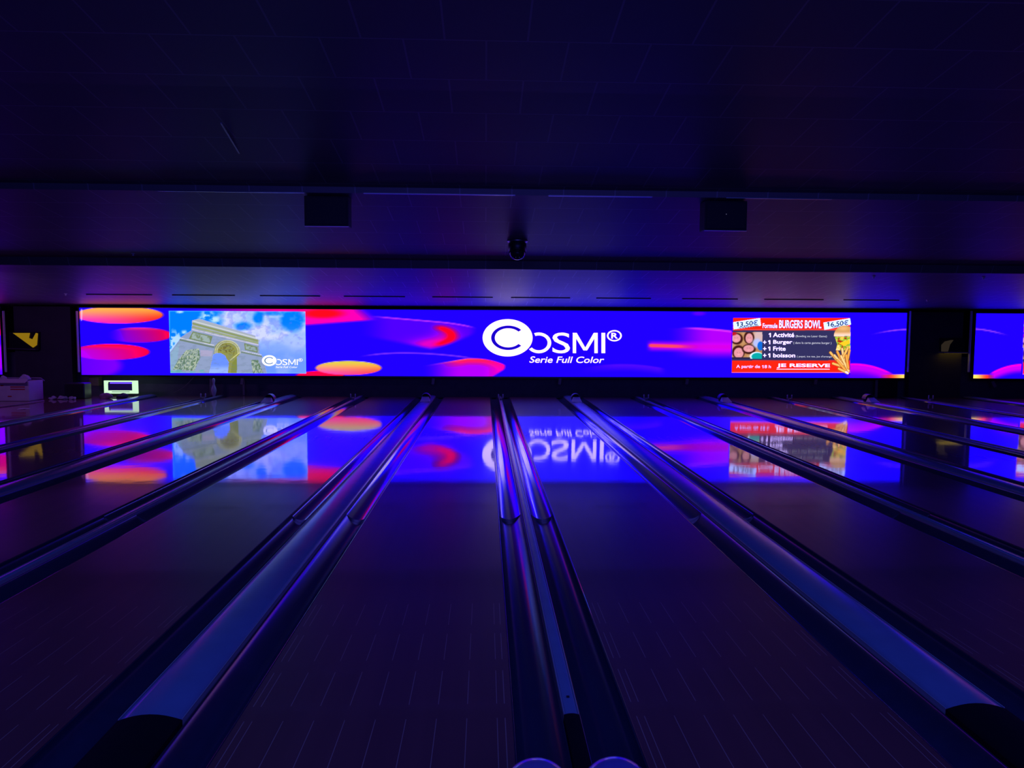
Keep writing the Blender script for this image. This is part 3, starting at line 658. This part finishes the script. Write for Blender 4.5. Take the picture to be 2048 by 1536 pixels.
# ------------------------------------------------------------------ behind and around the screens
def wall_at(px, py, d=0.0):
    u, z = on_wall(px, py); P = wall_world(np.array(u), np.array(z)); return Vector((P[0]+d*math.sin(TILT), P[1]+d*math.cos(TILT), P[2]))
struct(box('wall_pit', (1.5, 17.45, 0.45), (32, 0.06, 1.05), M['curtain'], rot=Euler((0, 0, -TILT))))
for nm, pa, pb, lab in (('pillar', 24, 138, 'black pillar between the left screens, behind the yellow triangle'), ('pillar', 1826, 1930, 'black pillar in the gap between the middle and right screens')):
    a, b = wall_at(pa, 690), wall_at(pb, 690)
    o = box(nm, ((a.x+b.x)/2, (a.y+b.y)/2+0.16, 0.98), (b.x-a.x, 0.12, 2.13), M['wall'], rot=Euler((0, 0, -TILT))); tag(o, lab, 'pillar', 'pillars beside the screens')
for px, dx, lab in ((157.2, 4, 'pale metal upright against the left edge of the middle screen'), (1817, -4, 'pale metal upright against the right edge of the middle screen'), (11, 6, 'pale metal upright at the extreme left of the photo'), (1938, -4, 'pale metal upright against the left edge of the right screen')):
    a, b = wall_at(px, 622), wall_at(px+dx*0.4, 744)
    o = box('metal_upright', ((a.x+b.x)/2, a.y-0.05, (a.z+b.z)/2), (0.04, 0.04, a.z-b.z), M['white'], rot=Euler((0, 0, math.pi/4)), bevel=0.004); tag(o, lab, 'post', 'metal uprights beside the screens')
# yellow folded bracket on the left pillar
def wall_prism(name, pts, y0, y1, mat, parent=None):
    bm = bmesh.new(); A_, B_ = [], []
    for x, y in pts:
        p = wall_at(x, y); A_.append(bm.verts.new((p.x, p.y+y0, p.z))); B_.append(bm.verts.new((p.x, p.y+y1, p.z)))
    n = len(pts)
    for i in range(n): bm.faces.new((A_[i], A_[(i+1) % n], B_[(i+1) % n], B_[i]))
    bm.faces.new(A_); bm.faces.new(B_[::-1]); return from_bm(name, bm, mat, parent)
E_YEL = emis('added_amber_glow', (140, 108, 18), 1.0); E_YDIM = emis('added_amber_glow_dim', (42, 35, 28), 1.0); E_YBR = emis('added_amber_glow_underside', (215, 180, 50), 1.0)  # glow put into the colours of the yellow triangle, bracket and shelf underside
t = empty('wall_sign', wall_at(50, 698)); tag(t, 'dark boxed sign with a yellow triangle given a glow on the left pillar', 'sign')
def own(o): o.matrix_parent_inverse = o.parent.matrix_world.inverted() if o.parent.matrix_world != Matrix.Identity(4) else Matrix.Translation(-o.parent.location); return o
own(wall_prism('backing_box', [(17, 664), (76, 664), (76, 700), (17, 700)], 0.02, 0.10, M['housing'], t))
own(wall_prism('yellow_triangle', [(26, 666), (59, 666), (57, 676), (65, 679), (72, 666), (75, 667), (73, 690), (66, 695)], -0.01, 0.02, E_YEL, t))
own(wall_prism('ledge', [(17, 696), (74, 698), (74, 700), (17, 698)], -0.05, 0.02, M['steel'], t))
t = empty('wall_shelf', wall_at(1905, 705)); tag(t, 'small dark shelf with curved bracket given a faint glow on the right pillar', 'shelf')
own(wall_prism('shelf_board', [(1882, 703.5), (1931, 704), (1931, 706.5), (1882, 706)], -0.12, 0.10, M['greypaint'], t))
own(wall_prism('backing_box', [(1884, 676), (1931, 676), (1931, 703), (1884, 703)], 0.03, 0.10, M['housing'], t))
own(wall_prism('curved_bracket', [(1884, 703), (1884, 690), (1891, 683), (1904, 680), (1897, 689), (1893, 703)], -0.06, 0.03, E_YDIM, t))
own(wall_prism('added_glow_underside', [(1884, 705.6), (1929, 706.0), (1929, 706.55), (1884, 706.08)], -0.11, 0.09, E_YBR, t))  # glowing plate added for the yellow reflection in the lane

# posts hanging in the dark under the screens
for px, w, lab in ((417, 0.06, 'thin grey post hanging under the picture, left of the bowling pin'), (483, 0.05, 'thin grey post under the right half of the picture'), (1760, 0.06, 'thin grey post under the right end of the middle screen')):
    a, b = wall_at(px, 757, 0.1), wall_at(px, 792, 0.1)
    tag(box('support_post', (a.x, a.y+0.05, (a.z)/2), (w, 0.04, a.z-0.002), M['greypaint'], bevel=0.005), lab, 'post', 'posts under the screens')
a = wall_at(1783, 772, 0.2); tag(box('pit_panel', (a.x, a.y, 0.22), (0.5, 0.05, 0.42), M['housing'], bevel=0.01), 'dark panel beside the grey post under the right end of the middle screen', 'panel')

# the one pin left standing
def at_floor(px, Y):
    d = RC @ np.array([(px-1024)/F, -(792-768)/F, -1.0]); return d[0]/d[1]*Y
pin_prof = [(0.0, 0), (0.026, 0), (0.029, 0.01), (0.045, 0.06), (0.0605, 0.115), (0.056, 0.16), (0.040, 0.205), (0.026, 0.24), (0.0235, 0.26), (0.027, 0.29), (0.0325, 0.325), (0.030, 0.35), (0.020, 0.372), (0.008, 0.381), (0, 0.381)]
p = lathe('bowling_pin', pin_prof, M['pinwhite']); p.location = (at_floor(428, 16.85), 16.85, 0.0); p.scale = (1, 1, 1.1)
tag(p, 'lone bowling pin standing at the lane end under the arch picture', 'bowling pin')
# drooping cable
ca, cb = wall_at(388, 750, 0.07), wall_at(345, 786, 0.07); ca.z = ZB-0.006
pts = [ca.lerp(cb, i/10)+Vector((0, 0, -0.06*math.sin(math.pi*i/10))) for i in range(11)]
tag(tube('cable', pts, 0.008, M['greypaint']), 'thin cable drooping under the left part of the picture screen', 'cable')

# ------------------------------------------------------------------ sensors standing on the divider caps
def ball_sensor(label):
    t = empty('ball_sensor', (0, 0, 0)); tag(t, label, 'sensor', 'sensor housings on the wide dividers')
    lathe('housing', [(0, 0), (0.085, 0), (0.088, 0.05), (0.075, 0.10), (0.045, 0.135), (0, 0.145)], M['housing'], t, 20, Matrix.Diagonal((1, 1.2, 1, 1)))
    bm = bmesh.new()
    for i in range(9):
        a = math.pi*(0.12+0.76*i/8); box_bm(bm, (0.10*math.cos(a), -0.02, 0.035+0.115*math.sin(a)), (0.045, 0.16, 0.012), Euler((0, -(a-math.pi/2), 0)))
    from_bm('shroud', bm, M['shroud'], t)
    bm = bmesh.new(); vs = [bm.verts.new(q) for q in ((-0.10, -0.34, 0), (0.10, -0.34, 0), (0.10, -0.12, 0), (-0.10, -0.12, 0), (-0.07, -0.14, 0.09), (0.07, -0.14, 0.09))]
    for f in ((0, 1, 2, 3), (0, 4, 5, 1), (3, 2, 5, 4), (0, 3, 4), (1, 5, 2)): bm.faces.new([vs[i] for i in f])
    from_bm('nose_wedge', bm, M['white'], t)
    return t
def eared_sensor(label):
    t = empty('lane_marker', (0, 0, 0)); tag(t, label, 'marker', 'eared markers on the narrow dividers')
    box('base', (0, 0, 0.02), (0.056, 0.09, 0.04), M['greypaint'], t, bevel=0.006)
    for s in (-1, 1): lathe('ear', [(0, 0.038), (0.013, 0.038), (0.011, 0.09), (0.014, 0.11), (0.008, 0.125), (0, 0.127)], M['white'], t, 12, Matrix.Translation((s*0.05, 0, 0)))
    box('crossbar', (0, 0, 0.045), (0.13, 0.02, 0.014), M['greypaint'], t, bevel=0.003)
    return t
SY = 15.6; first = None
sw = {-3: 'under the right edge of the arch picture', -1: 'second from the left', 1: 'under the round logo letters', 3: 'just left of the red advert', 5: 'at the right, under the advert\'s right side'}
for k, wd in sw.items():
    lab = 'dark rounded sensor on a wide divider, '+wd
    o = ball_sensor(lab) if first is None else copy_thing(first, (0, 0, 0)); first = first or o
    o['label'] = lab; o.location = (capx(k), SY if k > -3 else 15.3, 0.0392)
first = None
ew = {-4: 'left of the bowling pin', -2: 'below the yellow screen blob', 0: 'on the centre divider', 2: 'second on the right of the logo', 4: 'below the advert\'s left half', 6: 'below the dark gap at right'}
for k, wd in ew.items():
    lab = 'small two-eared marker on a narrow divider, '+wd
    o = eared_sensor(lab) if first is None else copy_thing(first, (0, 0, 0)); first = first or o
    o['label'] = lab; o.location = (capx(k), 15.9, 0.0235)

# ------------------------------------------------------------------ clutter at the left end
def fl(px, py):
    d = RC @ np.array([(px-1024)/F, -(py-768)/F, -1.0]); t = -CH/d[2]; return Vector((d[0]*t, d[1]*t, 0))
MY = 16.82
t = empty('control_monitor', (at_floor(243, MY), MY, 0))
tag(t, 'glowing greenish-white framed monitor under the left end of the middle screen', 'monitor')
E_MON = emis('lit_monitor_white', (214, 245, 214), 1.0); E_DK = emis('lit_monitor_dark', (22, 10, 60), 1.0); E_VIO = emis('lit_monitor_violet', (120, 80, 235), 1.0)
bm = bmesh.new()
for c, s in (((0, 0, 0.345), (0.75, 0.05, 0.03)), ((0, 0, 0.10), (0.75, 0.05, 0.07)), ((-0.335, 0, 0.23), (0.08, 0.05, 0.20)), ((0.315, 0, 0.23), (0.12, 0.05, 0.20))): box_bm(bm, c, s, None, 0.004)
from_bm('lit_bezel', bm, E_MON, t)
box('dark_window', (0, 0.012, 0.215), (0.60, 0.02, 0.16), E_DK, t); box('glowing_strip', (0, 0.008, 0.305), (0.50, 0.024, 0.035), E_VIO, t)
box('caption_line', (0, -0.026, 0.105), (0.40, 0.003, 0.012), E_DK, t)
box('stand', (0, 0.055, 0.0), (0.5, 0.05, 0.17), M['housing'], t, bevel=0.01)
def floor_thing(o, px, py, label, cat, group=None):
    o.location = fl(px, py); return tag(o, label, cat, group)
def put(o, x, y, z, label, cat, group=None):
    o.location = (x, y, z); return tag(o, label, cat, group)
put(lump('cloth_bundle', (0, 0, 0), (0.26, 0.22, 0.15), M['pinkcloth'], None, 3), -8.36, 16.25, 0, 'crumpled pink cloth lying in front of the glowing monitor', 'cloth')
put(lump('cloth_bundle', (0, 0, 0), (0.26, 0.2, 0.12), M['cloth'], None, 5), -8.08, 16.42, 0, 'crumpled dark cloth right of the pink bundle', 'cloth')
t = empty('carton', (-10.13, 15.62, 0)); tag(t, 'large white carton with red print at the left edge of the photo', 'box')
bm = bmesh.new(); box_bm(bm, (0, 0.25, 0.21), (1.0, 0.5, 0.42), None, 0.012); from_bm('body', bm, M['card'], t)
for c, r in (((0, -0.03, 0.43), 0.5), ((0, 0.53, 0.43), -0.5)): box('flap', c, (0.96, 0.16, 0.008), M['card'], t, Euler((r, 0, 0)))
for x, z, w in ((-0.05, 0.33, 0.06), (0.27, 0.30, 0.3), (0.27, 0.25, 0.3), (-0.42, 0.09, 0.1), (0.1, 0.1, 0.08)): box('red_print', (x, -0.001, z), (w, 0.004, 0.025), M['redprint'], t)
put(lump('paper_wad', (0, 0, 0), (0.2, 0.2, 0.16), M['paper'], None, 11), -9.85, 15.88, 0.421, 'crumpled white paper on top of the left carton', 'paper', 'paper wads on the carton')
put(lump('paper_wad', (0, 0, 0), (0.12, 0.12, 0.12), M['paper'], None, 12), -10.3, 15.85, 0.421, 'smaller paper wad on the left carton, nearer the photo edge', 'paper', 'paper wads on the carton')
put(box('equipment_case', (0, 0, 0.17), (0.44, 0.3, 0.34), M['housing'], bevel=0.02), -9.02, 16.35, 0, 'black equipment case on the walkway left of the glowing monitor', 'case')
a = wall_at(184, 760, -0.05); tag(box('brown_block', (a.x, a.y+0.2, ZB-0.151), (0.22, 0.16, 0.22), M['brown'], bevel=0.01), 'brown block hanging under the left corner of the middle screen', 'block')
sp = [(104, 799, 0.12, 'crumpled paper scrap nearest the carton'), (125, 798.5, 0.17, 'largest crumpled paper scrap in the heap'), (146, 799, 0.12, 'crumpled paper scrap beside the black case'), (46, 818, 0.2, 'flat bright paper scrap lying by itself before the carton')]
for i, (px, py, sz, lab) in enumerate(sp):
    p = fl(px, py); put(lump('paper_scrap', (0, 0, 0), (sz, sz*0.8, 0.09 if i < 3 else 0.02), M['paper'], None, 30+i, 0.5), p.x, p.y, 0, lab, 'paper', 'paper scraps on the walkway')
up = Vector((0, 0, 0.012))
tag(tube('edging_strip', [fl(0, 815)+up, fl(35, 810.5)+up, fl(66, 806.5)+up, fl(88, 802.5)+up], 0.012, M['pinkcloth']), 'pale edging strip curving across the walkway at left', 'strip')

# ------------------------------------------------------------------ fittings on the ceiling
def ceil_at(px, Y): return at_floor(px, Y)
for px, lab, x2 in ((661, 'black box hung from the ceiling, left of the two', 0), (1437, 'black box hung from the ceiling, right one with a tiny light', 1)):
    Y = 8.95; x = at_floor(px, Y); zc = ceil_z(Y)
    t = empty('ceiling_speaker', (x, Y, zc)); tag(t, lab, 'speaker', 'black boxes under the ceiling')
    box('enclosure', (0, 0, -0.185), (0.52, 0.22, 0.355), M['black'], t, bevel=0.008)
    box('grille', (0, -0.113, -0.185), (0.48, 0.008, 0.315), M['rubber'], t, bevel=0.004)
    box('bottom_rim', (0, -0.1, -0.366), (0.52, 0.02, 0.008), M['trim'], t)
    for s in (-1, 1): box('bracket', (s*0.2, 0, -0.004), (0.03, 0.08, 0.03), M['housing'], t)
    if x2: box('status_light', (0.0, -0.119, -0.17), (0.008, 0.004, 0.008), emis('led_dot', (120, 120, 160), 0.6), t)
Y = 10.9; x = at_floor(1033, Y); zc = ceil_z(Y)
t = empty('dome_camera', (x, Y, zc)); tag(t, 'smoked dome security camera on the ceiling above the round logo', 'camera')
lathe('mount_plate', [(0, 0.01), (0.15, 0.01), (0.155, -0.012), (0.14, -0.02), (0, -0.02)], M['steel'], t, 32)
lathe('collar', [(0.12, -0.02), (0.135, -0.05), (0.135, -0.15), (0.128, -0.155), (0, -0.155)], M['housing'], t, 32)
lathe('dome', [(0.126*math.cos(a*math.pi/24), -0.155-0.126*math.sin(a*math.pi/24)) for a in range(13)], M['lens'], t, 32)
bm = bmesh.new()
for i in range(10):
    a = 2*math.pi*i/10; bmesh.ops.create_icosphere(bm, subdivisions=1, radius=0.008, matrix=Matrix.Translation((0.085*math.cos(a), 0.085*math.sin(a), -0.252)))
from_bm('infrared_diode', bm, M['white'], t, True)['kind'] = 'stuff'
ordw = ['first', 'second', 'third', 'fourth', 'fifth', 'sixth', 'seventh', 'eighth', 'ninth', 'tenth']
for i, (pa, pb) in enumerate(((180, 310), (350, 474), (524, 643), (690, 811), (865, 985), (1021, 1138), (1190, 1298), (1360, 1470), (1523, 1640), (1680, 1790))):
    Y = 15.45; xa, xb = at_floor(pa, Y), at_floor(pb, Y)
    tag(box('ceiling_slot', ((xa+xb)/2, Y, ceil_z(Y)-0.008), (xb-xa, 0.035, 0.016), M['rubber'], bevel=0.003), 'black slot strip in the ceiling above the middle screen, %s from the left' % ordw[i], 'slot', 'ceiling slots above the screen')
for px, py, Y, lab in ((139, 588, 15.4, 'tiny sprinkler head above the left pillar'), (275, 532, 11.9, 'tiny sprinkler head on the riser, upper left of the picture'), (1846, 597, 15.4, 'tiny sprinkler head above the right pillar'), (1738, 540, 12.6, 'tiny sprinkler head on the ceiling above the advert'), (1955, 540, 12.6, 'tiny sprinkler head above the right screen')):
    if ceil_z(Y) is None: continue
    o = lathe('sprinkler_head', [(0, 0.004), (0.03, 0.004), (0.03, -0.008), (0.012, -0.012), (0.012, -0.035), (0.02, -0.038), (0, -0.042)], M['white'], None, 16)
    o.location = (at_floor(px, Y), Y, ceil_z(Y)); tag(o, lab, 'sprinkler', 'sprinkler heads')

# ------------------------------------------------------------------ ball rack with two balls at the very front
def bowling_ball(x, mat, label, holes):
    bm = bmesh.new(); bmesh.ops.create_uvsphere(bm, u_segments=64, v_segments=32, radius=0.108)
    o = from_bm('bowling_ball', bm, mat, None, True); o.location = (x, 1.9, 0.217)
    for dx, dy in holes:
        n = Vector((dx, dy, 1)).normalized()
        h = lathe('finger_hole', [(0.0, -0.004), (0.0095, -0.004), (0.0115, 0.0004), (0.0125, 0.0002), (0.0125, -0.002)], M['rubber'], o, 16, Matrix.Translation(n*0.1078) @ n.to_track_quat('Z', 'Y').to_matrix().to_4x4())
    return tag(o, label, 'bowling ball', 'bowling balls on the rack')
bowling_ball(0.145, M['ball'], 'purple-blue bowling ball with finger holes, left at the bottom edge', ((0.10, 0.75), (0.30, 0.60), (0.45, 0.95)))
bowling_ball(0.365, M['ball2'], 'violet-blue bowling ball, right of the pair at the bottom edge', ((0.9, 0.2),))
t = empty('ball_rack', (0.255, 1.9, 0)); tag(t, 'low dark rack carrying the two bowling balls', 'rack')
box('base', (0, -0.03, 0.012), (0.50, 0.20, 0.024), M['housing'], t, bevel=0.006)
for s in (-1, 1):
    tube('rail', [(-0.25, s*0.06, 0.1145), (0.25, s*0.06, 0.1145)], 0.010, M['steel'], t)
    for q in (-1, 1): box('leg', (q*0.235, s*0.06, 0.064), (0.02, 0.02, 0.082), M['housing'], t)
